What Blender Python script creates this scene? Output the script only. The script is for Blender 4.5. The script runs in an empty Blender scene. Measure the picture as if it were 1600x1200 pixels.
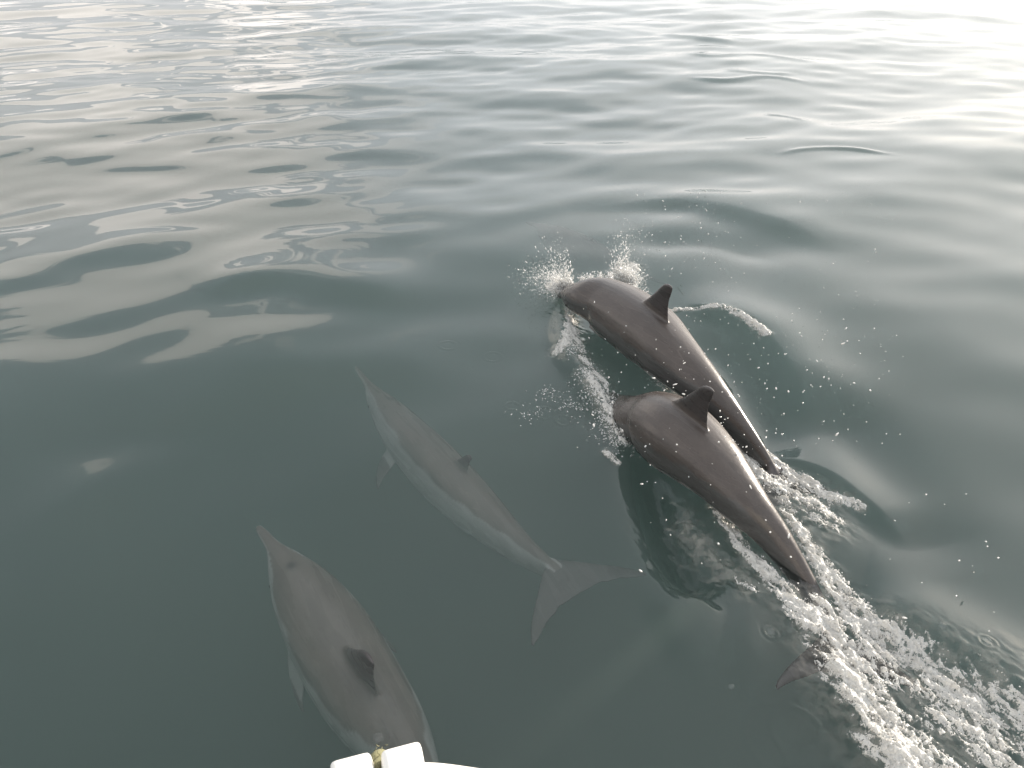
import bpy, math
import numpy as np
from mathutils import Vector, Matrix

# ------------------------------------------------------------------ scene, camera, light
sc = bpy.context.scene
col = sc.collection
CAM_H, PITCH, FPX = 2.1, 32.0, 1155.0
cam_d = bpy.data.cameras.new('camera')
cam = bpy.data.objects.new('camera', cam_d); col.objects.link(cam)
cam.location = (0, 0, CAM_H)
cam.rotation_euler = (math.radians(90 - PITCH), 0, 0)
cam_d.sensor_width = 36.0
cam_d.lens = 36.0 * FPX / 1600.0
cam_d.clip_start, cam_d.clip_end = 0.05, 9000
sc.camera = cam

SUN_AZ, SUN_EL = math.radians(54), math.radians(14)      # azimuth clockwise from +Y
SUN = Vector((math.sin(SUN_AZ) * math.cos(SUN_EL), math.cos(SUN_AZ) * math.cos(SUN_EL), math.sin(SUN_EL)))
sun_d = bpy.data.lights.new('sun', 'SUN'); sun_d.energy = 5.0; sun_d.angle = math.radians(0.55); sun_d.color = (1.0, 0.91, 0.79)
sun = bpy.data.objects.new('sun', sun_d); col.objects.link(sun)
sun.rotation_euler = (-SUN).to_track_quat('-Z', 'Y').to_euler()

sc.view_settings.view_transform = 'Standard'
sc.view_settings.look = 'None'
sc.view_settings.exposure = 0.6
sc.view_settings.gamma = 1.0
sc.view_settings.use_curve_mapping = False
sc.render.engine = 'CYCLES'
cy = sc.cycles
cy.use_denoising = True
cy.max_bounces = 8; cy.diffuse_bounces = 2; cy.glossy_bounces = 3; cy.transmission_bounces = 4
cy.transparent_max_bounces = 12; cy.volume_bounces = 2
cy.caustics_reflective = False; cy.caustics_refractive = False
cy.sample_clamp_indirect = 6.0


class NT:
    """little helper round a node tree"""
    def __init__(s, tree):
        s.t = tree; s.t.nodes.clear()
    def n(s, typ, **kw):
        nd = s.t.nodes.new(typ)
        for k, v in kw.items():
            if k.startswith('i_'):
                key = k[2:]; key = int(key) if key.isdigit() else key.replace('_', ' ')
                if isinstance(v, bpy.types.NodeSocket): s.t.links.new(v, nd.inputs[key])
                else: nd.inputs[key].default_value = v
            else: setattr(nd, k, v)
        return nd
    def math(s, op, a, b=0.0, c=None, clamp=False):
        nd = s.t.nodes.new('ShaderNodeMath'); nd.operation = op; nd.use_clamp = clamp
        for i, v in enumerate((a, b) if c is None else (a, b, c)):
            if isinstance(v, bpy.types.NodeSocket): s.t.links.new(v, nd.inputs[i])
            else: nd.inputs[i].default_value = v
        return nd.outputs[0]
    def vmath(s, op, a, b=(0, 0, 0)):
        nd = s.t.nodes.new('ShaderNodeVectorMath'); nd.operation = op
        for i, v in enumerate((a, b)):
            if isinstance(v, bpy.types.NodeSocket): s.t.links.new(v, nd.inputs[i])
            else: nd.inputs[i].default_value = v
        return nd
    def mix(s, f, a, b, blend='MIX'):
        nd = s.t.nodes.new('ShaderNodeMix'); nd.data_type = 'RGBA'; nd.blend_type = blend
        for k, v in ((0, f), (6, a), (7, b)):
            if isinstance(v, bpy.types.NodeSocket): s.t.links.new(v, nd.inputs[k])
            elif k == 0: nd.inputs[0].default_value = v
            else: nd.inputs[k].default_value = (*v, 1.0) if len(v) == 3 else v
        return nd.outputs[2]
    def smooth(s, v, lo, hi):
        nd = s.t.nodes.new('ShaderNodeMapRange'); nd.interpolation_type = 'SMOOTHSTEP'
        s.t.links.new(v, nd.inputs[0]); nd.inputs[1].default_value = lo; nd.inputs[2].default_value = hi
        return nd.outputs[0]
    def link(s, a, b): s.t.links.new(a, b)


# ------------------------------------------------------------------ sky: hazy, thinly clouded, bright round the sun
world = bpy.data.worlds.new('World'); sc.world = world; world.use_nodes = True
W = NT(world.node_tree)
STR = 0.1
tc = W.n('ShaderNodeTexCoord')
d = W.vmath('NORMALIZE', tc.outputs['Generated']).outputs[0]
sep = W.n('ShaderNodeSeparateXYZ', i_0=d)
zc = W.math('MAXIMUM', sep.outputs[2], 0.0)
nish = W.n('ShaderNodeTexSky'); nish.sky_type = 'NISHITA'; nish.sun_disc = False
nish.sun_elevation = SUN_EL; nish.sun_rotation = SUN_AZ; nish.dust_density = 3.0
den = W.math('ADD', zc, 0.16)
plane = W.n('ShaderNodeCombineXYZ', i_0=W.math('DIVIDE', sep.outputs[0], den), i_1=W.math('DIVIDE', sep.outputs[1], den), i_2=0.0)
grad = W.n('ShaderNodeValToRGB', i_0=zc)
er = grad.color_ramp; er.interpolation = 'EASE'
er.elements[0].position = 0.0; er.elements[0].color = (.86, .86, .88, 1)
er.elements[1].position = 1.0; er.elements[1].color = (.67, .72, .77, 1)
for p, c in ((.14, (.80, .82, .86)), (.30, (.76, .80, .85)), (.58, (.68, .73, .79))):
    e = er.elements.new(p); e.color = (*c, 1)
hazecol = W.vmath('SCALE', grad.outputs[0]); hazecol.inputs['Scale'].default_value = 1.0 / STR
base = W.mix(0.86, nish.outputs[0], hazecol.outputs[0])
# soft broad clouds
nz2 = W.n('ShaderNodeTexNoise', i_Vector=W.vmath('ADD', plane.outputs[0], (3.1, 7.7, 0)).outputs[0], i_Scale=0.55, i_Detail=3.0)
soft = W.smooth(nz2.outputs[0], .42, .64)
base = W.mix(W.math('MULTIPLY', soft, .5), base, (9.6, 9.3, 9.1))
# crisp pale clouds over a greyer bank of cloud on the left
left = W.math('SUBTRACT', 1.0, W.smooth(W.math('DIVIDE', sep.outputs[0], W.math('ADD', W.math('ABSOLUTE', sep.outputs[1]), .05)), -.34, -.02))
dim = W.vmath('SCALE', base); W.link(W.math('SUBTRACT', 1.0, W.math('MULTIPLY', left, .24)), dim.inputs['Scale']); base = dim.outputs[0]
rot = W.n('ShaderNodeMapping', i_Vector=plane.outputs[0]); rot.inputs['Rotation'].default_value = (0, 0, math.radians(7))
nz = W.n('ShaderNodeTexNoise', i_Vector=W.vmath('ADD', rot.outputs[0], (11.3, 1.9, 0)).outputs[0], i_Scale=0.85, i_Detail=6.0, i_Roughness=.52, i_Distortion=.5)
crisp = W.smooth(nz.outputs[0], .540, .552)
base = W.mix(W.math('MULTIPLY', W.math('MULTIPLY', crisp, W.math('SUBTRACT', 1.0, W.smooth(zc, .36, .49))), W.math('MULTIPLY', left, .9)), base, (12.6, 11.6, 10.8))
# glow of the hazy air round the sun
sd = W.math('MAXIMUM', W.vmath('DOT_PRODUCT', d, tuple(SUN)).outputs['Value'], 0.0)
gl = W.math('ADD', W.math('MULTIPLY', W.math('POWER', sd, 2.8), 5.8), W.math('MULTIPLY', W.math('POWER', sd, 26.0), 8.0))
glow = W.vmath('SCALE', (1.0, .955, .885)); W.link(gl, glow.inputs['Scale'])
skyc = W.vmath('ADD', base, glow.outputs[0]).outputs[0]
bg = W.n('ShaderNodeBackground', i_0=skyc, i_1=STR)
W.link(bg.outputs[0], W.n('ShaderNodeOutputWorld').inputs[0])


# ------------------------------------------------------------------ helpers
def tag(o, label=None, cat=None, group=None, kind=None):
    if label: o['label'] = label
    if cat: o['category'] = cat
    if group: o['group'] = group
    if kind: o['kind'] = kind
    return o

def empty(name, loc=(0, 0, 0)):
    o = bpy.data.objects.new(name, None); col.objects.link(o); o.location = loc
    return o

def mesh_obj(name, V, F, mat, parent=None, smooth=True, loc=None):
    me = bpy.data.meshes.new(name)
    V = np.asarray(V, dtype=np.float32)
    if loc is not None: V = V - np.asarray(loc, dtype=np.float32)
    if isinstance(F, np.ndarray):
        k = F.shape[1]
        me.vertices.add(len(V)); me.vertices.foreach_set('co', V.ravel())
        me.loops.add(F.size); me.loops.foreach_set('vertex_index', F.astype(np.int32).ravel())
        me.polygons.add(len(F)); me.polygons.foreach_set('loop_start', np.arange(0, F.size, k, dtype=np.int32))
        me.update(calc_edges=True)
    else:
        me.from_pydata(V.tolist(), [], F)
    me.polygons.foreach_set('use_smooth', np.full(len(me.polygons), smooth, dtype=bool))
    me.materials.append(mat)
    me.update()
    o = bpy.data.objects.new(name, me); col.objects.link(o)
    if parent is not None: o.parent = parent
    elif loc is not None: o.location = loc
    return o

def mat(name):
    m = bpy.data.materials.new(name); m.use_nodes = True
    return m, NT(m.node_tree)

_cp, _sp = math.cos(math.radians(PITCH)), math.sin(math.radians(PITCH))
def at(x, y, z=0.0):
    """the point of the place at height z that the photograph shows at pixel x, y"""
    u, v = (x - 800) / FPX, (y - 600) / FPX
    dr = np.array([u, _cp - v * _sp, -_sp - v * _cp])
    return np.array([0, 0, CAM_H]) + dr * ((z - CAM_H) / dr[2])

# value noise
def _hash(ix, iy, seed):
    h = (ix.astype(np.int64) * 374761393 + iy.astype(np.int64) * 668265263 + seed * 974711) & 0x7fffffff
    h = ((h ^ (h >> 13)) * 1274126177) & 0x7fffffff
    h = (h ^ (h >> 16)) & 0xffffff
    return h.astype(np.float64) / 0xffffff
def vnoise(x, y, seed=0):
    ix, iy = np.floor(x), np.floor(y)
    fx, fy = x - ix, y - iy
    fx, fy = fx ** 3 * (fx * (fx * 6 - 15) + 10), fy ** 3 * (fy * (fy * 6 - 15) + 10)
    a, b = _hash(ix, iy, seed), _hash(ix + 1, iy, seed)
    c, dd = _hash(ix, iy + 1, seed), _hash(ix + 1, iy + 1, seed)
    return (a + (b - a) * fx) * (1 - fy) + (c + (dd - c) * fx) * fy
def fbm(x, y, seed=0, octv=4, gain=.5):
    s, a, t = 0, 1.0, 0
    for i in range(octv):
        s = s + a * vnoise(x * 2 ** i + 17.3 * i, y * 2 ** i - 9.1 * i, seed + i); t += a; a *= gain
    return s / t                                               # 0..1

def polydist(X, Y, P, R=None):
    """distance to a polyline, side (positive to its right), radius there"""
    best = np.full(X.shape, 1e9); side = np.zeros(X.shape); par = np.zeros(X.shape)
    n = len(P) - 1
    for i in range(n):
        a, b = P[i], P[i + 1]; dx, dy = b[0] - a[0], b[1] - a[1]
        t = np.clip(((X - a[0]) * dx + (Y - a[1]) * dy) / (dx * dx + dy * dy), 0, 1)
        ex, ey = X - a[0] - t * dx, Y - a[1] - t * dy
        q = np.hypot(ex, ey); m = q < best
        best[m] = q[m]; side[m] = np.sign(ex * dy - ey * dx)[m]; par[m] = (i + t)[m]
    if R is not None: R = np.interp(par, np.arange(n + 1), R)
    return best, side, par / n, R

def spl(pts, n=8):
    """Catmull-Rom through points"""
    P = np.asarray(pts, float); out = []
    Q = np.vstack([2 * P[0] - P[1], P, 2 * P[-1] - P[-2]])
    for i in range(len(P) - 1):
        p0, p1, p2, p3 = Q[i:i + 4]
        for t in np.linspace(0, 1, n, endpoint=False):
            out.append(.5 * ((2 * p1) + (p2 - p0) * t + (2 * p0 - 5 * p1 + 4 * p2 - p3) * t * t + (3 * p1 - p0 - 3 * p2 + p3) * t ** 3))
    out.append(P[-1])
    return np.array(out)

def pixline(pts, z=0.0):
    return spl([at(x, y, z)[:2] for x, y in pts], 14)

# ------------------------------------------------------------------ the sea surface as a height function
rng = np.random.default_rng(11)
WAVES = []
for i in range(70):
    lam = 0.38 * (9.0 / 0.38) ** (i / 69)
    th = rng.normal(math.radians(100), math.radians(34))
    k = 2 * math.pi / lam
    slope = 0.0092 * (lam / 1.3) ** (0.42 if lam < 1.3 else -0.15)
    WAVES.append((k * math.cos(th), k * math.sin(th), rng.uniform(0, 2 * math.pi), slope / k, lam))

# (polyline, height, width on the right, width on the left, from/to fade)  -- heaped or hollowed water round the swimmers
RIDGES = [
    (pixline([(1040, 486), (1110, 494), (1165, 515), (1210, 552), (1250, 600), (1290, 660)]), .075, .09, .34),
    (pixline([(1040, 500), (1110, 545), (1170, 600), (1230, 690), (1300, 770)]), -.07, .17, .17),
    (pixline([(970, 650), (978, 690), (990, 780), (1012, 860), (1050, 915), (1100, 950), (1140, 965)]), .04, .24, .028),
    (pixline([(1000, 680), (1025, 760), (1055, 840), (1085, 895), (1125, 930)]), -.095, .10, .08),
    (pixline([(1190, 690), (1235, 702), (1290, 725), (1345, 765), (1395, 805), (1440, 850)]), .065, .07, .26),
    (pixline([(880, 450), (880, 540), (920, 610), (970, 690)]), .05, .06, .09),
    (pixline([(1340, 930), (1390, 950), (1470, 1000), (1560, 1060), (1640, 1120), (1720, 1180)]), .055, .06, .22),
    (pixline([(1290, 1010), (1310, 1060), (1340, 1120), (1400, 1200), (1450, 1260)]), .035, .06, .05),
    (pixline([(1260, 600), (1320, 680), (1400, 780), (1500, 900)]), -.05, .25, .25),
    # long smooth undulations seen in the photograph
    (pixline([(880, 330), (1050, 318), (1200, 350), (1340, 400)]), .055, .22, .5),
    (pixline([(960, 390), (1100, 385), (1250, 420)]), -.03, .2, .3),
    (pixline([(300, 470), (420, 440), (560, 455), (700, 480)]), .05, .22, .35),
    (pixline([(380, 600), (560, 575), (760, 580)]), .02, .25, .25),
    (pixline([(-40, 860), (200, 740), (370, 600), (420, 500)]), .03, .35, .35),
    # small steep wavelets in the glare
    (pixline([(1205, 246), (1250, 239), (1300, 237), (1350, 241), (1410, 251)]), .016, .05, .06),
    (pixline([(1190, 176), (1225, 179), (1262, 190)]), .016, .06, .07),
    (pixline([(1060, 124), (1130, 128), (1200, 123), (1280, 131)]), .024, .09, .11),
    (pixline([(1120, 112), (1190, 118), (1250, 117)]), .018, .09, .11),
    (pixline([(1020, 50), (1090, 62), (1160, 70)]), .042, .19, .24),
    (pixline([(1060, 84), (1110, 92), (1180, 88), (1290, 103)]), .034, .14, .18),
    (pixline([(690, 12), (780, 10), (880, 17)]), .08, .4, .5),
    (pixline([(1020, 1010), (1120, 990), (1220, 1010)]), .02, .15, .2),
]
RINGS = [(at(1232, 1150), .125, .0020, .016), (at(1245, 1135), .075, .0018, .014), (at(1175, 1175), .10, .0014, .014), (at(1143, 1070), .022, .004, .008),
         (at(1165, 1083), .016, .004, .007), (at(1205, 985), .025, .005, .009), (at(715, 1130), .03, .003, .009), (at(830, 1078), .02, .003, .009),
         (at(1536, 1015), .03, .006, .009), (at(590, 1150), .035, .005, .01), (at(770, 560), .05, .004, .013), (at(800, 640), .035, .004, .011),
         (at(850, 650), .05, .004, .013), (at(700, 545), .05, .004, .014), (at(880, 660), .04, .004, .012), (at(905, 985 - 240), .03, .003, .01)]

# foam strokes: polyline, radius along it (m), strength
def fs(pts, r, s): return (spl([at(x, y)[:2] for x, y in pts], 4), np.repeat(np.linspace(r[0], r[1], (len(pts) - 1) * 4 + 1), 1), s)
FOAM = [
    fs([(1225, 775), (1262, 840), (1300, 900), (1345, 960), (1385, 985)], (.035, .08), 1.2),
    fs([(1285, 955), (1310, 1010), (1345, 1080), (1400, 1160), (1460, 1230)], (.10, .12), 1.1),
    fs([(1360, 990), (1450, 1060), (1540, 1130), (1660, 1230)], (.14, .30), .72),
    fs([(1390, 975), (1440, 1015), (1500, 1060), (1600, 1110)], (.05, .06), .75),
    fs([(1200, 685), (1222, 715), (1260, 738), (1305, 768)], (.025, .05), 1.2),
    fs([(1225, 745), (1260, 775), (1290, 800)], (.10, .11), .72),
    fs([(1320, 770), (1350, 785)], (.04, .02), .75),
    fs([(1120, 790), (1165, 850), (1215, 905), (1265, 960), (1290, 1000)], (.03, .085), .92),
    fs([(1070, 800), (1110, 860), (1170, 910)], (.05, .06), .52),
    fs([(872, 440), (888, 470), (893, 505), (885, 545), (872, 556)], (.05, .05), .86),
    fs([(866, 450), (880, 462), (892, 470)], (.06, .05), 1.3),
    fs([(888, 470), (905, 560), (940, 610)], (.05, .06), .62),
    fs([(920, 600), (945, 640), (972, 690)], (.07, .05), .74),
    fs([(985, 425), (960, 436)], (.07, .06), 1.2),
    fs([(1048, 487), (1100, 492), (1150, 508), (1192, 540)], (.026, .036), .84),
    fs([(1020, 588), (1050, 612), (1065, 622)], (.05, .05), .8),
    fs([(1120, 655), (1160, 700), (1205, 745)], (.05, .05), .72),
    fs([(945, 712), (965, 728)], (.02, .02), .9),
]
WAKE = at(1640, 1230)[:2] - at(1300, 940)[:2]; WAKE = WAKE / np.linalg.norm(WAKE)

def foam_field(X, Y):
    F = np.zeros(X.shape)
    for P, R, s in FOAM:
        rm = R.max() * 2.6
        m = (X > P[:, 0].min() - rm) & (X < P[:, 0].max() + rm) & (Y > P[:, 1].min() - rm) & (Y < P[:, 1].max() + rm)
        if not m.any(): continue
        q, _, _, r = polydist(X[m], Y[m], P, R)
        F[m] = np.maximum(F[m], s * np.exp(-(q / r) ** 2 * 1.1))
    return F

def sea_z(X, Y, spacing=0.0):
    Z = np.zeros(X.shape)
    for kx, ky, ph, a, lam in WAVES:
        Z += a * np.sin(kx * X + ky * Y + ph) * np.clip(lam / (3.0 * spacing + 1e-6) - .6, 0, 1)
    Z *= .80 + .50 * np.clip((np.hypot(X, Y) - 2.2) / 4.0, 0, 1)      # calmer beside the boat
    near = (X > -6) & (X < 9) & (Y > .3) & (Y < 20)
    x, y = X[near], Y[near]; dz = np.zeros(x.shape)
    for P, h, wr, wl in RIDGES:
        m = (x > P[:, 0].min() - 2.6 * max(wr, wl)) & (x < P[:, 0].max() + 2.6 * max(wr, wl)) & (y > P[:, 1].min() - 2.6 * max(wr, wl)) & (y < P[:, 1].max() + 2.6 * max(wr, wl))
        if not m.any(): continue
        q, sd_, par, _ = polydist(x[m], y[m], P)
        w = np.where(sd_ > 0, wr, wl)
        ends = np.clip(par * 3.5, 0, 1) * np.clip((1 - par) * 3.5, 0, 1); ends = ends * ends * (3 - 2 * ends)
        dz[m] += h * np.exp(-(q / w) ** 2) * ends
    for c, r0, a, w in RINGS:
        r = np.hypot(x - c[0], y - c[1])
        dz += a * .42 * np.cos((r - r0) / w * 2.6) * np.exp(-((r - r0) / (w * 1.6)) ** 2)
    F = foam_field(x, y)
    hol = at(1065, 830); rip = np.exp(-((x - hol[0]) / .16) ** 2 - ((y - hol[1]) / .28) ** 2)
    m = (F > .004) | (rip > .004)
    u = x[m] * WAKE[0] + y[m] * WAKE[1]; v = -x[m] * WAKE[1] + y[m] * WAKE[0]
    turb = (fbm(u * 9, v * 17, 5, 4, .55) - .5) * .06 + (fbm(u * 22, v * 48, 15, 4, .6) - .5) * .035
    dz[m] += np.clip(F[m], 0, 1) * turb + rip[m] * (fbm(u * 14, v * 40, 33, 3, .55) - .5) * .022
    Z[near] += dz
    return Z

# polar grid, fine where the camera of the photograph looks, coarse all round it
rr = [0.5]
while rr[-1] < 34:
    r = rr[-1]; rr.append(r + .0068 * max(1.0, r / 4.2) ** 2)
while rr[-1] < 3500: rr.append(rr[-1] * 1.25)
rr = np.array(rr)
az = np.concatenate([np.linspace(-54, 54, 860), np.linspace(54, 306, 64)[1:-1]])
az = np.radians(az)
A, R = np.meshgrid(az, rr)
X, Y = (R * np.sin(A)), (R * np.cos(A))
sp_ = np.gradient(rr)[:, None] * np.ones_like(A)
sp_[:, 860:] = np.maximum(sp_[:, 860:], R[:, 860:] * .07)
Z = sea_z(X, Y, np.minimum(sp_, .6 * R))
nr, na = X.shape
V = np.stack([X.ravel(), Y.ravel(), Z.ravel()], 1)
idx = np.arange(nr * na).reshape(nr, na)
nx = np.roll(idx, -1, axis=1)
top = np.stack([nx[:-1], nx[1:], idx[1:], idx[:-1]], -1).reshape(-1, 4)
DEEP = -7.0
outer = idx[-1]; b0 = len(V)
Vo = V[outer].copy(); Vo[:, 2] = DEEP
inner_c = np.array([[0, 0, float(sea_z(np.array([0.0]), np.array([0.0]))[0])]])
V = np.vstack([V, Vo, inner_c, [[0, 0, DEEP]]])
ci, cb = b0 + na, b0 + na + 1
ob = np.arange(na) + b0
skirt = np.stack([np.roll(outer, -1), np.roll(ob, -1), ob, outer], -1)
F4 = np.vstack([top, skirt])
def tri_fan():
    t1 = np.stack([nx[0], idx[0], np.full(na, ci)], -1)
    t2 = np.stack([ob, np.roll(ob, -1), np.full(na, cb)], -1)
    return np.vstack([t1, t2])
F3 = tri_fan()

m_sea, S = mat('sea_water')
fr = S.n('ShaderNodeFresnel', i_IOR=1.333)
gls = S.n('ShaderNodeBsdfGlossy', i_Roughness=0.006); gls.inputs['Color'].default_value = (1, 1, 1, 1)
trn = S.n('ShaderNodeBsdfTransparent')
mx = S.n('ShaderNodeMixShader', i_0=fr.outputs[0], i_1=trn.outputs[0], i_2=gls.outputs[0])
aer = S.n('ShaderNodeAttribute'); aer.attribute_name = 'aerated'
an = S.n('ShaderNodeTexNoise', i_Vector=S.n('ShaderNodeTexCoord').outputs['Object'], i_Scale=22.0, i_Detail=6.0, i_Roughness=.65)
af = S.math('MULTIPLY', aer.outputs['Fac'], S.smooth(an.outputs[0], .36, .68), clamp=True)
bub = S.n('ShaderNodeBsdfDiffuse', i_Color=(.42, .40, .36, 1))
under = S.n('ShaderNodeMixShader', i_0=af, i_1=trn.outputs[0], i_2=bub.outputs[0])
S.link(under.outputs[0], mx.inputs[1])
vs = S.n('ShaderNodeVolumeScatter', i_Color=(.575, .71, .665, 1), i_Density=1.3, i_Anisotropy=.2)
va = S.n('ShaderNodeVolumeAbsorption', i_Color=(.575, .71, .665, 1), i_Density=1.3)
vadd = S.n('ShaderNodeAddShader', i_0=vs.outputs[0], i_1=va.outputs[0])
out = S.n('ShaderNodeOutputMaterial')
S.link(mx.outputs[0], out.inputs['Surface']); S.link(vadd.outputs[0], out.inputs['Volume'])

me = bpy.data.meshes.new('sea')
me.vertices.add(len(V)); me.vertices.foreach_set('co', V.astype(np.float32).ravel())
loops = np.concatenate([F4.ravel(), F3.ravel()]).astype(np.int32)
starts = np.concatenate([np.arange(len(F4)) * 4, len(F4) * 4 + np.arange(len(F3)) * 3]).astype(np.int32)
me.loops.add(len(loops)); me.loops.foreach_set('vertex_index', loops)
me.polygons.add(len(starts)); me.polygons.foreach_set('loop_start', starts)
me.update(calc_edges=True)
sm = np.ones(len(starts), bool); sm[len(top):len(F4)] = False; sm[len(F4) + na:] = False
me.polygons.foreach_set('use_smooth', sm)
aerv = np.zeros(len(V)); nm_ = (V[:, 0] > -.5) & (V[:, 0] < 4) & (V[:, 1] > .5) & (V[:, 1] < 6)
aerv[nm_] = np.clip(foam_field(V[nm_, 0], V[nm_, 1]) * .8, 0, .75)
at_ = me.attributes.new('aerated', 'FLOAT', 'POINT'); at_.data.foreach_set('value', aerv.astype(np.float32))
me.materials.append(m_sea)
sea = bpy.data.objects.new('sea', me); col.objects.link(sea)
tag(sea, 'calm grey green sea with smooth rolling ripples', 'sea', kind='structure')

# ------------------------------------------------------------------ dolphins
PROF = np.array([  # s, top, bottom, half width   (units of body length)
    (.000, .004, .004, .006), (.012, .008, .008, .011), (.040, .009, .010, .0125), (.066, .011, .014, .0155),
    (.078, .014, .019, .020), (.092, .033, .028, .033), (.130, .051, .041, .047), (.170, .062, .056, .060),
    (.220, .071, .070, .071), (.300, .079, .081, .081), (.380, .083, .086, .083), (.450, .082, .085, .080),
    (.550, .074, .075, .069), (.650, .061, .060, .053), (.750, .047, .046, .037), (.850, .035, .034, .022),
    (.920, .026, .026, .013), (.965, .017, .017, .010), (1.00, .007, .007, .008)])

def fin_mesh(base, chord, span, thick, rows, n=9):
    """rows: (span, leading edge, trailing edge, half thickness); chord points towards the tail"""
    V, F = [], []
    m = 2 * n
    for (h, le, te, th) in rows:
        for j in range(m):
            a = 2 * math.pi * j / m
            cx = .5 - .5 * math.cos(a)
            prof = 1.9 * (math.sqrt(max(cx, 0)) * (1 - cx)) if 0 < cx < 1 else 0
            y = th * (prof + .12) * (1 if math.sin(a) > 0 else -1 if math.sin(a) < 0 else 0)
            V.append(base + chord * (le + (te - le) * cx) + span * h + thick * y)
    for i in range(len(rows) - 1):
        for j in range(m):
            F.append((i * m + j, i * m + (j + 1) % m, (i + 1) * m + (j + 1) % m, (i + 1) * m + j))
    F.append(tuple(range(m))[::-1]); F.append(tuple((len(rows) - 1) * m + j for j in range(m)))
    return V, F

def smoothrows(ctrl, n=12):
    c = np.array(ctrl, float); t = np.linspace(0, len(c) - 1, len(c)); q = np.linspace(0, len(c) - 1, n)
    return [tuple(np.interp(x, t, c[:, k]) for k in range(4)) for x in q]

m_skin, K = mat('dolphin_skin')
va_ = K.n('ShaderNodeVertexColor'); va_.layer_name = 'skin'
ob_ = K.n('ShaderNodeTexCoord')
mottle = K.n('ShaderNodeTexNoise', i_Vector=ob_.outputs['Object'], i_Scale=9.0, i_Detail=5.0)
fine = K.n('ShaderNodeTexNoise', i_Vector=ob_.outputs['Object'], i_Scale=70.0, i_Detail=3.0)
mm = K.math('ADD', K.math('MULTIPLY', mottle.outputs[0], .42), K.math('MULTIPLY', fine.outputs[0], .18))
mp = K.n('ShaderNodeMapping', i_Vector=ob_.outputs['Object'], vector_type='TEXTURE'); mp.inputs['Rotation'].default_value = (0, 0, math.radians(31)); mp.inputs['Scale'].default_value = (1 / 22, 1 / 2.4, 1 / 22)
streak = K.n('ShaderNodeTexNoise', i_Vector=mp.outputs[0], i_Scale=1.0, i_Detail=4.0)
mp2 = K.n('ShaderNodeMapping', i_Vector=ob_.outputs['Object'], vector_type='TEXTURE'); mp2.inputs['Rotation'].default_value = (0, 0.3, math.radians(48)); mp2.inputs['Scale'].default_value = (1 / 14, 1 / 2.0, 1 / 14)
scn = K.n('ShaderNodeTexNoise', i_Vector=mp2.outputs[0], i_Scale=1.0, i_Detail=1.0, i_Distortion=.3)
scar = K.math('MULTIPLY', K.math('SUBTRACT', 1.0, K.smooth(K.math('ABSOLUTE', K.math('SUBTRACT', scn.outputs[0], .56)), .0, .009)), K.smooth(mottle.outputs[0], .5, .6))
mm = K.math('ADD', mm, K.math('ADD', K.math('MULTIPLY', K.math('SUBTRACT', streak.outputs[0], .5), .55), K.math('MULTIPLY', scar, .35)))
skc = K.vmath('SCALE', va_.outputs[0]); K.link(K.math('ADD', mm, .70), skc.inputs['Scale'])
pb = K.n('ShaderNodeBsdfPrincipled', i_Base_Color=skc.outputs[0])
K.link(K.math('ADD', K.math('MULTIPLY', streak.outputs[0], .42), .06), pb.inputs['Roughness'])
bmp = K.n('ShaderNodeBump', i_Height=K.math('ADD', fine.outputs[0], K.math('MULTIPLY', streak.outputs[0], 1.5)), i_Strength=.10, i_Distance=.01)
K.link(bmp.outputs[0], pb.inputs['Normal'])
K.link(pb.outputs[0], K.n('ShaderNodeOutputMaterial').inputs[0])

m_eye, K = mat('dolphin_eye')
pe = K.n('ShaderNodeBsdfPrincipled', i_Base_Color=(.012, .010, .009, 1), i_Roughness=.08)
K.link(pe.outputs[0], K.n('ShaderNodeOutputMaterial').inputs[0])

def ball(r, sub=2):
    import bmesh
    bm = bmesh.new(); bmesh.ops.create_icosphere(bm, subdivisions=sub, radius=r)
    bm.verts.ensure_lookup_table()
    V = np.array([v.co[:] for v in bm.verts]); F = np.array([[v.index for v in f.verts] for f in bm.faces])
    bm.free(); return V, F

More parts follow.
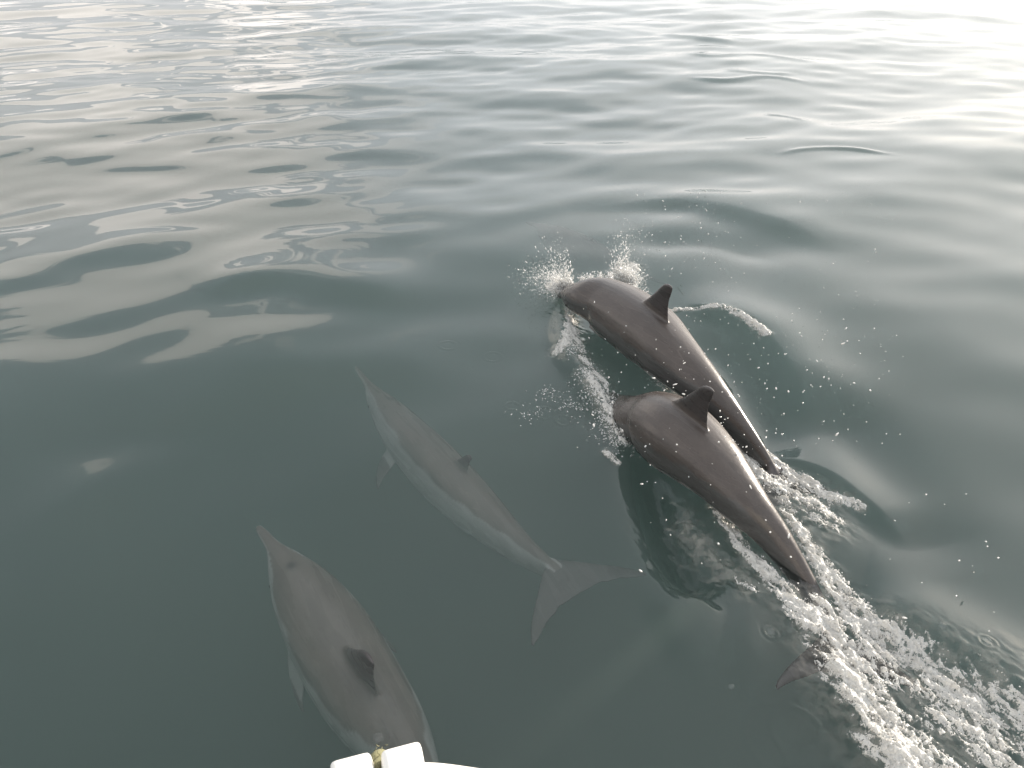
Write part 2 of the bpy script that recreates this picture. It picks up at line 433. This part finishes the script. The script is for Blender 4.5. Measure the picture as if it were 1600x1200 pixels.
def make_dolphin(label, ridge, L, roll=0.0, dorsal=1.0, fluke_drop=0.0, fluke_open=1.0, fl_k=1.0, flip=(0.9, 0.9), fold=.55, fsc=1.0, pale=1.0, voxel=.0065, cape_k=1.0, edge0=1.28):
    """ridge: (s, px, py, z) points of the line of the back"""
    s_k = [r[0] for r in ridge]
    P_k = np.array([at(r[1], r[2], r[3]) for r in ridge])
    S_ = np.linspace(0, 1, 90)
    # smooth interpolation over s (natural-ish cubic through Catmull-Rom with s knots)
    dP = np.gradient(P_k, s_k, axis=0)
    def herm(s):
        i = min(max(np.searchsorted(s_k, s) - 1, 0), len(s_k) - 2)
        h = s_k[i + 1] - s_k[i]; t = (s - s_k[i]) / h
        return ((2 * t ** 3 - 3 * t ** 2 + 1) * P_k[i] + (t ** 3 - 2 * t * t + t) * h * dP[i]
                + (3 * t * t - 2 * t ** 3) * P_k[i + 1] + (t ** 3 - t * t) * h * dP[i + 1])
    Rg = np.array([herm(s) for s in S_])
    for _ in range(6): Rg[1:-1] = .25 * Rg[:-2] + .5 * Rg[1:-1] + .25 * Rg[2:]
    T = np.gradient(Rg, axis=0); T /= np.linalg.norm(T, axis=1)[:, None]          # towards the tail
    U = []
    for t, wr_ in zip(T, np.clip(1.35 - 1.5 * S_, 0, 1)):
        side = np.cross(t, (0, 0, 1)); side /= np.linalg.norm(side)               # animal's left when t points to the tail... (-t is forward)
        up = np.cross(side, t)
        U.append(up * math.cos(roll * wr_) + side * math.sin(roll * wr_))
    U = np.array(U); SD = np.cross(T, U)                                          # side vector
    top = np.interp(S_, PROF[:, 0], PROF[:, 1]) * L; bot = np.interp(S_, PROF[:, 0], PROF[:, 2]) * L; wid = np.interp(S_, PROF[:, 0], PROF[:, 3]) * L
    for a in (top, bot, wid):
        for _ in range(2): a[1:-1] = .25 * a[:-2] + .5 * a[1:-1] + .25 * a[2:]
    C = Rg - U * top[:, None]
    n = 36; V, F = [], []
    for i in range(len(S_)):
        for j in range(n):
            a = 2 * math.pi * j / n
            ca, sa = math.cos(a), math.sin(a)
            hh = top[i] if ca > 0 else bot[i]
            V.append(C[i] + U[i] * (hh * ca) + SD[i] * (wid[i] * sa * (1.0 + .05 * abs(math.sin(2 * a)))))
    for i in range(len(S_) - 1):
        for j in range(n): F.append((i * n + j, i * n + (j + 1) % n, (i + 1) * n + (j + 1) % n, (i + 1) * n + j))
    F.append(tuple(range(n))[::-1]); F.append(tuple((len(S_) - 1) * n + j for j in range(n)))
    def fr(s):
        i = int(round(s * (len(S_) - 1))); return C[i], T[i], U[i], SD[i], top[i], bot[i], wid[i]
    def add(VF):
        o = len(V); V.extend(VF[0]); F.extend([tuple(k + o for k in f) for f in VF[1]])
    # dorsal fin
    c, t, u, sdv, tp, bt, wd = fr(.475)
    b = c + u * (tp - .03 * L)
    t_f = T[int(.56 * 89)] + T[int(.42 * 89)]; t_f = t_f / np.linalg.norm(t_f)
    rows = [(-.01, -.125, .092, .013), (.03, -.096, .074, .011), (.05, -.070, .067, .0098), (.078, -.038, .063, .0085), (.105, -.010, .066, .0076),
            (.128, .012, .073, .0068), (.142, .028, .079, .006), (.149, .040, .080, .0052), (.153, .056, .076, .0045)]
    rows = [(h * L * dorsal, (le * .87 + .004) * L * dorsal, (te * .87 + .004) * L * dorsal, max(th * L, .006)) for h, le, te, th in rows]
    add(fin_mesh(b, t_f, u, sdv, smoothrows(rows, 18)))
    # flippers
    for sg, ang in ((1, flip[0]), (-1, flip[1])):
        c, t, u, sdv, tp, bt, wd = fr(.265)
        b = c - u * bt * .45 + sdv * (sg * wd * .72)
        span = sdv * sg * math.cos(ang) - u * math.sin(ang) + t * fold; span /= np.linalg.norm(span)
        chord = t - span * np.dot(t, span); chord /= np.linalg.norm(chord)
        th = np.cross(span, chord)
        rows = [(-.02, -.032, .034, .012), (.03, -.030, .036, .011), (.07, -.018, .036, .009), (.11, .004, .036, .007), (.14, .026, .041, .005), (.152, .040, .046, .003)]
        rows = [(h * L * fsc, le * L * fsc, te * L * fsc, max(k * L, .006)) for h, le, te, k in rows]
        add(fin_mesh(b, chord, span, th, smoothrows(rows, 14)))
    # flukes
    c, t, u, sdv, tp, bt, wd = fr(.985)
    td = t - u * fluke_drop; td /= np.linalg.norm(td); ud = np.cross(sdv, td); ud = ud if np.dot(ud, u) > 0 else -ud
    for sg in (1, -1):
        rows = [(-.012, -.052, .034, .010), (.02, -.040, .036, .0095), (.045, -.018, .036, .008), (.07, .004, .048, .0065), (.095, .026, .057, .005), (.115, .048, .068, .004), (.125, .063, .074, .003)]
        rows = [(h * L * fluke_open * fl_k, le * L * fl_k, te * L * fl_k, max(k * L, .006)) for h, le, te, k in rows]
        add(fin_mesh(c, td, sdv * sg, ud, smoothrows(rows, 16)))
    V = np.array(V)
    root_p = tuple(C[44])
    me0 = bpy.data.meshes.new('raw'); me0.from_pydata((V - root_p).tolist(), [], F); me0.update()
    o0 = bpy.data.objects.new('raw', me0); col.objects.link(o0)
    import bmesh as _b
    bm = _b.new(); bm.from_mesh(me0); _b.ops.recalc_face_normals(bm, faces=bm.faces); bm.to_mesh(me0); bm.free()
    r = o0.modifiers.new('r', 'REMESH'); r.mode = 'VOXEL'; r.voxel_size = voxel
    s_ = o0.modifiers.new('s', 'SMOOTH'); s_.factor = .5; s_.iterations = 6
    dg = bpy.context.evaluated_depsgraph_get()
    me1 = bpy.data.meshes.new_from_object(o0.evaluated_get(dg))
    bpy.data.objects.remove(o0); bpy.data.meshes.remove(me0)
    me1.name = 'body'
    me1.polygons.foreach_set('use_smooth', np.ones(len(me1.polygons), bool))
    # the animal's own markings; cape_k puts submerged animals' lighter lighting into the skin colour
    nv = len(me1.vertices); co = np.empty(nv * 3, np.float32); me1.vertices.foreach_get('co', co); co = co.reshape(-1, 3) + root_p
    near = np.empty(nv, int)
    for k in range(0, nv, 20000):
        near[k:k + 20000] = ((co[k:k + 20000, None, :] - C[None]) ** 2).sum(2).argmin(1)
    q = co - C[near]
    hu = (q * U[near]).sum(1) / np.where((q * U[near]).sum(1) > 0, top[near], bot[near]); hs = (q * SD[near]).sum(1) / wid[near]
    s = S_[near]; ang = np.arctan2(np.abs(hs), hu)                               # 0 back .. pi belly
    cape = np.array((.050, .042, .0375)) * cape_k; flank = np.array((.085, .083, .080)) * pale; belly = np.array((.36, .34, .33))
    ss = lambda x, a, b: (lambda t: t * t * (3 - 2 * t))(np.clip((x - a) / (b - a), 0, 1))
    edge = edge0 + .20 * np.sin((s - .15) * 6.5) * (s < .62) - .30 * ss(s, .58, .8)
    wob = .05 * np.sin(s * 41) + .03 * np.sin(s * 83 + 1)
    f1 = ss(ang, edge + wob - .07, edge + wob + .07); f2 = ss(ang, 2.02 + wob, 2.22 + wob)
    out_fin = (np.abs(hs) > 1.16) | (hu > 1.2) | (hu < -1.2)
    cl = cape[None] * (1 - f1[:, None]) + flank[None] * f1[:, None]
    cl = cl * (1 - f2[:, None]) + belly[None] * f2[:, None]
    # a dark line from flipper along the flank, and a paler tan blaze on the flank behind the head
    strk = np.exp(-((ang - (1.22 - .5 * (s - .2))) / .055) ** 2) * ss(s, .18, .24) * (1 - ss(s, .45, .6))
    cl = cl * (1 - .30 * strk[:, None])
    glw = np.exp(-((ang - .75) / .3) ** 2) * ss(s, .18, .3) * (1 - ss(s, .5, .75))
    cl = cl * (1 + .14 * glw[:, None] * np.array((1.1, .95, .85)))
    lip = np.exp(-((ang - 1.62) / .09) ** 2) * (s < .10)
    cl = cl * (1 - .5 * lip[:, None])
    out_fin |= s > .935
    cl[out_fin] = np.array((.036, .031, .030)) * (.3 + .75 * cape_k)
    bh = fr(.152); dist = np.linalg.norm(co - (bh[0] + bh[2] * bh[4]), axis=1)
    cl *= (1 - .75 * np.exp(-(dist / .024) ** 2))[:, None]
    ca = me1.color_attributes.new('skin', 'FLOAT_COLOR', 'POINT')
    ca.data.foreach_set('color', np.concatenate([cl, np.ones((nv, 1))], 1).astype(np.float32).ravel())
    me1.materials.clear(); me1.materials.append(m_skin)
    root = empty('dolphin', root_p)
    tag(root, label, 'dolphin', 'dolphins swimming ahead of the bow')
    bo = bpy.data.objects.new('body', me1); col.objects.link(bo); bo.parent = root
    for sg in (1, -1):
        c, t, u, sdv, tp, bt, wd = fr(.125)
        eb, ef = ball(.011 * L / 2)
        mesh_obj('eye', eb + (c + sdv * sg * wd * .96 - u * bt * .12 - np.array(root_p)), ef, m_eye, root)
    return root

far = make_dolphin('dolphin leaping farthest ahead with splashing head and upright fin', [
    (0.00, 872, 462, .02), (.09, 886, 448, .15), (.15, 905, 439, .25), (.28, 952, 441, .31), (.42, 1010, 473, .34), (.56, 1052, 516, .32),
    (.70, 1108, 580, .24), (.83, 1162, 652, .12), (.93, 1205, 718, .0), (1.0, 1228, 765, -.10)], 2.12, roll=.10, flip=(1.6, 1.6), fold=1.7, fsc=.85, dorsal=.85, cape_k=1.6, voxel=.0055)
near_d = make_dolphin('dolphin surfacing in the foam, fin overlapping the tail of another', [
    (0.00, 936, 606, -.24), (.09, 962, 616, -.05), (.15, 982, 619, .08), (.28, 1018, 614, .22), (.42, 1062, 634, .29), (.56, 1116, 684, .28),
    (.70, 1176, 760, .20), (.83, 1232, 838, .08), (.93, 1287, 940, -.05), (1.0, 1320, 1035, -.08)], 2.05, roll=.10, flip=(1.6, 1.6), fold=1.7, fsc=.85, dorsal=.85, cape_k=1.6, voxel=.0055, fluke_drop=-.05)
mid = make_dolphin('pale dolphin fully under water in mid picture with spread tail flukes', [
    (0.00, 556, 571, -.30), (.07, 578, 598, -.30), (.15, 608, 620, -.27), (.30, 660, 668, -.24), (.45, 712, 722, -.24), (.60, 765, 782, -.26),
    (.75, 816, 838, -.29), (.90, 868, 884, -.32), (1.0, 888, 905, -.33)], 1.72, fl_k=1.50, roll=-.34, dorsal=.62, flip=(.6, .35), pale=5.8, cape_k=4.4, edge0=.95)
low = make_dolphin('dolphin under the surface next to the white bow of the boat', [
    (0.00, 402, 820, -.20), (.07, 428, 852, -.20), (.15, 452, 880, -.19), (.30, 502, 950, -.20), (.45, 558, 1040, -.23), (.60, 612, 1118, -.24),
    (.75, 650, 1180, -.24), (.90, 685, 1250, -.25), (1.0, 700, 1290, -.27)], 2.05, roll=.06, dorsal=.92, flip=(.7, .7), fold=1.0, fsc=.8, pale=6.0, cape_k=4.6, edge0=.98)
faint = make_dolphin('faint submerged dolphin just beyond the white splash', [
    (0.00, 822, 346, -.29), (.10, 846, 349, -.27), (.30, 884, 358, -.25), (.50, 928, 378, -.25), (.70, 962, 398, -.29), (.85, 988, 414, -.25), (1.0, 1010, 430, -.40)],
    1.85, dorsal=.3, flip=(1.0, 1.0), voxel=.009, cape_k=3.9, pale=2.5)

# ------------------------------------------------------------------ foam on the water
m_foam, K = mat('foam')
fo = K.n('ShaderNodeTexCoord')
fn = K.n('ShaderNodeTexNoise', i_Vector=fo.outputs['Object'], i_Scale=160.0, i_Detail=3.0)
fv = K.n('ShaderNodeTexVoronoi', i_Vector=fo.outputs['Object'], i_Scale=95.0)
df = K.n('ShaderNodeBsdfPrincipled', i_Base_Color=(.86, .84, .80, 1), i_Roughness=.3)
tl = K.n('ShaderNodeBsdfTranslucent', i_Color=(.88, .85, .79, 1))
fb = K.n('ShaderNodeBump', i_Strength=.8, i_Distance=.006, i_Height=K.math('SUBTRACT', fn.outputs[0], K.math('MULTIPLY', fv.outputs[0], .6)))
K.link(fb.outputs[0], df.inputs['Normal']); K.link(fb.outputs[0], tl.inputs['Normal'])
fm = K.n('ShaderNodeMixShader', i_0=.35, i_1=df.outputs[0], i_2=tl.outputs[0])
thk = K.n('ShaderNodeAttribute'); thk.attribute_name = 'thick'
wob = K.n('ShaderNodeTexNoise', i_Vector=fo.outputs['Object'], i_Scale=24.0, i_Detail=3.0)
wv = K.vmath('SCALE', wob.outputs['Color']); wv.inputs['Scale'].default_value = .05
lv = K.vmath('ADD', fo.outputs['Object'], wv.outputs[0]).outputs[0]
cells = []
for sc_, k_, b_ in ((46.0, .55, .02), (120.0, 1.05, .0)):
    vo = K.n('ShaderNodeTexVoronoi', i_Vector=lv, i_Scale=sc_); vo.feature = 'DISTANCE_TO_EDGE'
    e_ = K.math('SUBTRACT', K.math('ADD', K.math('MULTIPLY', thk.outputs['Fac'], k_), b_), vo.outputs['Distance'])
    cells.append(K.smooth(e_, -.015, .05))
film = K.math('MAXIMUM', cells[0], cells[1])
film = K.math('MULTIPLY', film, K.smooth(thk.outputs['Fac'], .0, .10), clamp=True)
fa = K.n('ShaderNodeMixShader', i_0=film, i_1=K.n('ShaderNodeBsdfTransparent').outputs[0], i_2=fm.outputs[0])
K.link(fa.outputs[0], K.n('ShaderNodeOutputMaterial').inputs[0])

def foam_sheet(name, label, box, step, thr, seed):
    (x0, y0), (x1, y1) = box
    gx, gy = np.arange(x0, x1, step), np.arange(y0, y1, step)
    X, Y = np.meshgrid(gx, gy)
    F = foam_field(X, Y)
    u = X * WAKE[0] + Y * WAKE[1]; v = -X * WAKE[1] + Y * WAKE[0]
    wx = (fbm(u * 7, v * 7, seed + 40, 3) - .5) * .16
    n1 = fbm((u + wx) * 12, (v + wx * .5) * 44, seed, 5, .62)
    n2 = 1 - np.abs(fbm((u + wx) * 22 + 5, (v - wx) * 60, seed + 9, 4, .62) - .5) * 7
    n1 = (n1 - .5) * 2.0 + .48
    D = F * (.10 + .92 * n1 + .50 * np.clip(n2, 0, 1))
    h = D - thr + .20
    Z = sea_z(X, Y) + np.clip(h, -.1, .1) * .03 + np.clip(h - .1, 0, .4) * .026 + np.clip(h - .15, 0, .3) * (fbm(u * 60, v * 130, seed + 3, 3) - .4) * .03
    keep = h > -.02
    q = keep[:-1, :-1] | keep[1:, :-1] | keep[:-1, 1:] | keep[1:, 1:]
    ny, nx_ = X.shape; id_ = np.arange(ny * nx_).reshape(ny, nx_)
    Fq = np.stack([id_[:-1, :-1], id_[:-1, 1:], id_[1:, 1:], id_[1:, :-1]], -1)[q]
    used = np.unique(Fq); re = np.full(ny * nx_, -1); re[used] = np.arange(len(used))
    Vv = np.stack([X.ravel(), Y.ravel(), Z.ravel()], 1)[used]
    o = mesh_obj(name, Vv, re[Fq], m_foam)
    ta = o.data.attributes.new('thick', 'FLOAT', 'POINT'); ta.data.foreach_set('value', np.clip(h.ravel()[used], 0, 1).astype(np.float32))
    tag(o, label, 'foam', kind='stuff')
    return o, Vv, h.ravel()[used]

wake, wV, wH = foam_sheet('wake_foam', 'white churned foam trailing behind the two leaping dolphins', ((.85, 1.0), (2.6, 2.95)), .0042, .53, 3)
bow_f, bV, bH = foam_sheet('bow_foam', 'white foam thrown up along the heads of the leaping dolphins', ((.2, 2.55), (1.7, 5.0)), .0048, .50, 8)

# ------------------------------------------------------------------ drops and bubbles
m_drop, K = mat('water_drop')
dp = K.n('ShaderNodeBsdfPrincipled', i_Base_Color=(.88, .88, .87, 1), i_Roughness=.12)
dt = K.n('ShaderNodeBsdfTranslucent', i_Color=(.95, .94, .92, 1))
dm = K.n('ShaderNodeMixShader', i_0=.5, i_1=dp.outputs[0], i_2=dt.outputs[0])
K.link(dm.outputs[0], K.n('ShaderNodeOutputMaterial').inputs[0])
IV, IF = ball(1.0, 1)
def drops(name, label, P, Rad, dirs=None, stretch=1.6, seed=1):
    g = np.random.default_rng(seed); n = len(P)
    if dirs is None: dirs = g.normal(size=(n, 3)) + (0, 0, .8)
    dirs = dirs / np.linalg.norm(dirs, axis=1)[:, None]
    st = 1 + g.random(n) ** 2.5 * (stretch - 1) * 1.8
    al = (IV[None] * dirs[:, None]).sum(2)                                   # n x verts
    VV = IV[None] + dirs[:, None] * (al * (st[:, None] - 1))[:, :, None]
    VV = VV * Rad[:, None, None] + P[:, None]
    FF = IF[None] + (np.arange(n) * len(IV))[:, None, None]
    o = mesh_obj(name, VV.reshape(-1, 3), FF.reshape(-1, 3), m_drop)
    tag(o, label, 'spray', kind='stuff'); return o

g = np.random.default_rng(21)
def burst(x, y, z, n, up, out, spread, r0):
    """drops thrown from a point, caught at different moments of their flight"""
    c = at(x, y, z); t = g.random(n) ** 1.5
    th = g.random(n) * 2 * math.pi
    vel = np.stack([np.cos(th) * spread * g.random(n) + out[0], np.sin(th) * spread * g.random(n) + out[1], up * (.25 + .75 * g.random(n))], 1)
    p = c + vel * t[:, None]; p[:, 2] -= .5 * up * t ** 2 * .9
    p += g.normal(size=(n, 3)) * .012
    p[:, 2] = np.maximum(p[:, 2], .01)
    return p, r0 * .85 * np.exp(np.clip(g.normal(size=n), -3, 1.4) * .6) * (1.15 - .5 * t), vel + g.normal(size=(n, 3)) * .1
def cat(*bs): return tuple(np.concatenate(k) for k in zip(*bs))
p, r, v_ = cat(burst(885, 450, .07, 2600, .42, (-.16, .02), .24, .0010), burst(892, 447, .10, 900, .62, (-.15, .03), .20, .0021), burst(882, 455, .05, 1500, .16, (-.13, -.02), .22, .0021), burst(872, 440, .05, 700, .22, (-.22, .02), .16, .0019), burst(890, 450, .07, 2200, .09, (-.05, 0), .07, .0026))
drops('splash_spray', 'white droplets bursting to the left of the farthest dolphin head', p, r, v_, 3.0, 2)
p, r, v_ = cat(burst(970, 437, .12, 2200, .42, (.06, .04), .19, .0010), burst(962, 434, .14, 900, .62, (.07, .05), .17, .0021), burst(985, 442, .10, 1300, .14, (.04, .02), .14, .0021), burst(972, 438, .10, 1800, .10, (.02, .02), .07, .0026), *[burst(xx, yy, zz, 170, .07, (.02, .02), .05, .0022) for xx, yy, zz in ((908, 440, .20), (922, 438, .24), (938, 437, .26), (952, 438, .26), (990, 452, .22), (1002, 462, .24))])
drops('splash_spray', 'white droplets bursting up between head and fin of farthest dolphin', p, r, v_, 3.0, 3)

def scatter(n, boxes, zr, r0):
    P = []
    for (x0, y0, x1, y1, w) in boxes:
        k = int(n * w)
        P.append(np.array([at(g.uniform(x0, x1), g.uniform(y0, y1), g.uniform(*zr)) for _ in range(k)]))
    P = np.concatenate(P); return P, r0 * .85 * np.exp(np.clip(g.normal(size=len(P)), -3, 1.15) * .6)
P, Rr = scatter(700, [(960, 290, 1150, 450, .22), (1040, 300, 1420, 620, .30), (900, 470, 1150, 700, .22), (1150, 520, 1420, 700, .12), (1000, 640, 1300, 900, .08), (1230, 760, 1560, 1010, .05)], (.06, .45), .0022)
drops('flying_spray', 'loose bright droplets hanging in the air over the leaping dolphins', P, Rr, None, 2.4, 4)

# bubbles and blobs on the broken water
def surf_drops(n, pts, spread, r0):
    P = []
    for (x, y, k) in pts:
        c = at(x, y)
        q = c[None, :2] + g.normal(size=(int(n * k), 2)) * spread
        P.append(q)
    q = np.concatenate(P); z = sea_z(q[:, 0], q[:, 1])
    return np.column_stack([q, z + .002]), r0 * np.exp(np.clip(g.normal(size=len(q)), -3, 1.2) * .5)
P1, R1 = surf_drops(2600, [(895, 560, .06), (920, 600, .10), (940, 630, .14), (955, 660, .16), (965, 690, .10), (900, 640, .05), (860, 620, .03), (1040, 600, .07), (1150, 690, .10), (1190, 735, .08), (830, 650, .02)], .05, .0021)
drops('surface_bubbles', 'small bright bubbles on broken water beside the nearer leaping dolphin', P1, R1, None, 1.5, 5)
sel = g.random(len(wV)) < np.clip(wH * .20 - .01, 0, .05)
P2 = wV[sel] + np.column_stack([g.normal(size=(sel.sum(), 2)) * .012, g.random(sel.sum()) * .012])
drops('foam_bubbles', 'bright bubbles and droplets riding on the foam of the wake', P2, .0014 * np.exp(np.clip(g.normal(size=len(P2)), -3, 1.2) * .5), None, 1.8, 6)

m_bub, K = mat('bubble_film')
lw = K.n('ShaderNodeLayerWeight'); blf = K.math('ADD', K.math('MULTIPLY', K.math('POWER', lw.outputs['Facing'], 4.0), .45), .03)
bm_ = K.n('ShaderNodeMixShader', i_0=blf, i_1=K.n('ShaderNodeBsdfTransparent').outputs[0], i_2=K.n('ShaderNodeBsdfGlossy', i_Roughness=.02).outputs[0])
K.link(bm_.outputs[0], K.n('ShaderNodeOutputMaterial').inputs[0])
BV, BF = ball(1.0, 3)
for (x, y, r, lab) in [(590, 1150, .018, 'clear bubble floating over the dolphin beside the white bow'),
                       (1205, 984, .017, 'clear bubble floating alone left of the wake foam'),
                       (1536, 1015, .016, 'clear bubble farthest right beyond the wake edge'),
                       (1467, 991, .014, 'clear bubble at the far edge of the wake foam'),
                       (1143, 1070, .012, 'tiny bubble on dark water well left of the tail fluke')]:
    c = at(x, y); z = float(sea_z(np.array([c[0]]), np.array([c[1]]))[0])
    o = mesh_obj('bubble', BV * r * (1, 1, .8) + (c[0], c[1], z), BF, m_bub, loc=(c[0], c[1], z))
    tag(o, lab, 'bubble', 'bubbles floating on the sea')

# ------------------------------------------------------------------ the white bow of the boat
m_white, K = mat('white_gelcoat')
wn = K.n('ShaderNodeTexNoise', i_Vector=K.n('ShaderNodeTexCoord').outputs['Object'], i_Scale=14.0, i_Detail=5.0)
wc = K.mix(K.smooth(wn.outputs[0], .35, .75), (.84, .82, .78), (.74, .70, .63))
wp = K.n('ShaderNodeBsdfPrincipled', i_Base_Color=wc, i_Roughness=.4)
wb = K.n('ShaderNodeBump', i_Height=wn.outputs[0], i_Strength=.25, i_Distance=.01); K.link(wb.outputs[0], wp.inputs['Normal'])
K.link(wp.outputs[0], K.n('ShaderNodeOutputMaterial').inputs[0])

BZ = 1.20
tip = at(640, 1200, BZ)
boat = empty('boat', (tip[0], tip[1] - .05, 0))
tag(boat, 'white bow of the boat at the bottom edge of the picture', 'boat')
bl_ = np.array(boat.location)
outl = [at(x, y, BZ)[:2] for x, y in [(540, 1218), (590, 1196), (660, 1184), (740, 1192), (800, 1204), (860, 1228)]]
outl = [outl[0] + np.array([-.9, -2.6]), outl[0] + np.array([-.55, -1.1]), outl[0] + np.array([-.22, -.30])] + outl + [outl[-1] + np.array([.16, -.30]), outl[-1] + np.array([.6, -1.0]), outl[-1] + np.array([.95, -2.6])]
outl = spl(outl, 8); cen = np.array([tip[0], tip[1] - 1.0])
def ring(scale_w, dz, back=0.0):
    q = outl.copy(); q[:, 0] = tip[0] + (q[:, 0] - tip[0]) * scale_w; q[:, 1] = q[:, 1] * 1 - back
    return np.column_stack([q, np.full(len(q), dz)])
def strip(rings):
    V = np.vstack(rings); n = len(rings[0]); F = []
    for i in range(len(rings) - 1):
        for j in range(n - 1): F.append((i * n + j, i * n + j + 1, (i + 1) * n + j + 1, (i + 1) * n + j))
    return V, F
def inset(k):
    q = outl.copy(); t = np.gradient(q, axis=0); nrm = np.column_stack([t[:, 1], -t[:, 0]]); nrm /= np.linalg.norm(nrm, axis=1)[:, None]
    return q + nrm * k
def lev(k, z): return np.column_stack([inset(k), np.full(len(outl), z)])
gw = [lev(.004, BZ - .05), lev(-.001, BZ - .035), lev(0, BZ - .010), lev(.006, BZ - .002), lev(.014, BZ), lev(.075, BZ), lev(.084, BZ - .004), lev(.087, BZ - .012), lev(.087, BZ - .05)]
V_, F_ = strip(gw); mesh_obj('gunwale', V_ - bl_, F_, m_white, boat)
hl = [lev(.008, BZ - .05), ring(.90, .85, .10), ring(.72, .45, .25), ring(.45, .05, .45), ring(.1, -.35, .7)]
V_, F_ = strip(hl); mesh_obj('hull', V_ - bl_, F_, m_white, boat)
dk = np.column_stack([inset(.086), np.full(len(outl), BZ - .045)])
mid_line = np.column_stack([np.full(len(outl), tip[0]), dk[:, 1], np.full(len(outl), BZ - .045)])
V_, F_ = strip([dk, mid_line]); mesh_obj('deck', V_ - bl_, F_, m_white, boat)
# two upright horns of the bow chock: rounded, slightly leaning blocks
import bmesh
def block(cx, cy, z0, sx, sy, h, rot, lean, bev=.008):
    bm = bmesh.new(); bmesh.ops.create_cube(bm, size=1)
    bmesh.ops.scale(bm, vec=(sx, sy, h), verts=bm.verts)
    for v in bm.verts:
        if v.co.z > 0: v.co.x *= .86; v.co.y *= .9; v.co.x += lean
    bmesh.ops.bevel(bm, geom=bm.edges[:], offset=bev, segments=3, affect='EDGES', profile=.6)
    bmesh.ops.rotate(bm, cent=(0, 0, 0), matrix=Matrix.Rotation(rot, 3, 'Z'), verts=bm.verts)
    bmesh.ops.translate(bm, vec=(cx, cy, z0 + h / 2), verts=bm.verts)
    V = np.array([v.co[:] for v in bm.verts]); F = [tuple(v.index for v in f.verts) for f in bm.faces]; bm.free()
    return V, F
HZ = BZ + .055
c1 = at(553, 1196, HZ); c2 = at(628, 1180, HZ)
for c, ln in ((c1, -.002), (c2, .002)):
    V_, F_ = block(c[0], c[1] - .006, BZ - .01, .056, .046, .065, .28, ln)
    mesh_obj('chock_horn', V_ - bl_, F_, m_white, boat)
# frayed rope lying in the chock
m_rope, K = mat('rope_fibre')
rp = K.n('ShaderNodeBsdfPrincipled', i_Base_Color=(.21, .20, .11, 1), i_Roughness=.9)
K.link(rp.outputs[0], K.n('ShaderNodeOutputMaterial').inputs[0])
def tube(path, r, n=8):
    P = np.asarray(path, float); T = np.gradient(P, axis=0); T /= np.linalg.norm(T, axis=1)[:, None]
    V, F = [], []
    for i, (p, t) in enumerate(zip(P, T)):
        a = np.cross(t, (.3, .1, 1)); a /= np.linalg.norm(a); b = np.cross(t, a)
        for j in range(n):
            w = 2 * math.pi * j / n; V.append(p + (a * math.cos(w) + b * math.sin(w)) * r)
    for i in range(len(P) - 1):
        for j in range(n): F.append((i * n + j, i * n + (j + 1) % n, (i + 1) * n + (j + 1) % n, (i + 1) * n + j))
    F.append(tuple(range(n))[::-1]); F.append(tuple((len(P) - 1) * n + j for j in range(n)))
    return V, F
ra = at(590, 1196, BZ + .022); rope_path = spl([ra + (.004, -.30, -.045), ra + (.003, -.12, -.02), ra + (0, -.03, -.006), ra, ra + (-.001, .018, -.02), ra + (0, .024, -.08), ra + (.004, .012, -.22)], 10)
V_, F_ = [], []
for k in range(3):                                                           # three laid strands
    T = np.gradient(rope_path, axis=0); T /= np.linalg.norm(T, axis=1)[:, None]
    a = np.cross(T, (1, 0, .2)); a /= np.linalg.norm(a, axis=1)[:, None]; b = np.cross(T, a)
    s_len = np.concatenate([[0], np.cumsum(np.linalg.norm(np.diff(rope_path, axis=0), axis=1))]); ph = s_len * 130 + k * 2.094
    vv, ff = tube(rope_path + (a * np.cos(ph)[:, None] + b * np.sin(ph)[:, None]) * .0062, .0066)
    o_ = len(V_); V_.extend(vv); F_.extend([tuple(i + o_ for i in f) for f in ff])
for k in range(140):                                                         # loose fibres
    i = g.integers(18, 48); p0 = rope_path[i] + g.normal(size=3) * .006; dd = g.normal(size=3); dd /= np.linalg.norm(dd)
    vv, ff = tube([p0, p0 + dd * .004, p0 + dd * .007 + g.normal(size=3) * .002], .0005, 3)
    o_ = len(V_); V_.extend(vv); F_.extend([tuple(i + o_ for i in f) for f in ff])
rp_o = mesh_obj('rope', np.array(V_), F_, m_rope, loc=tuple(ra))
tag(rp_o, 'frayed greenish tan rope between the two white bow horns', 'rope')
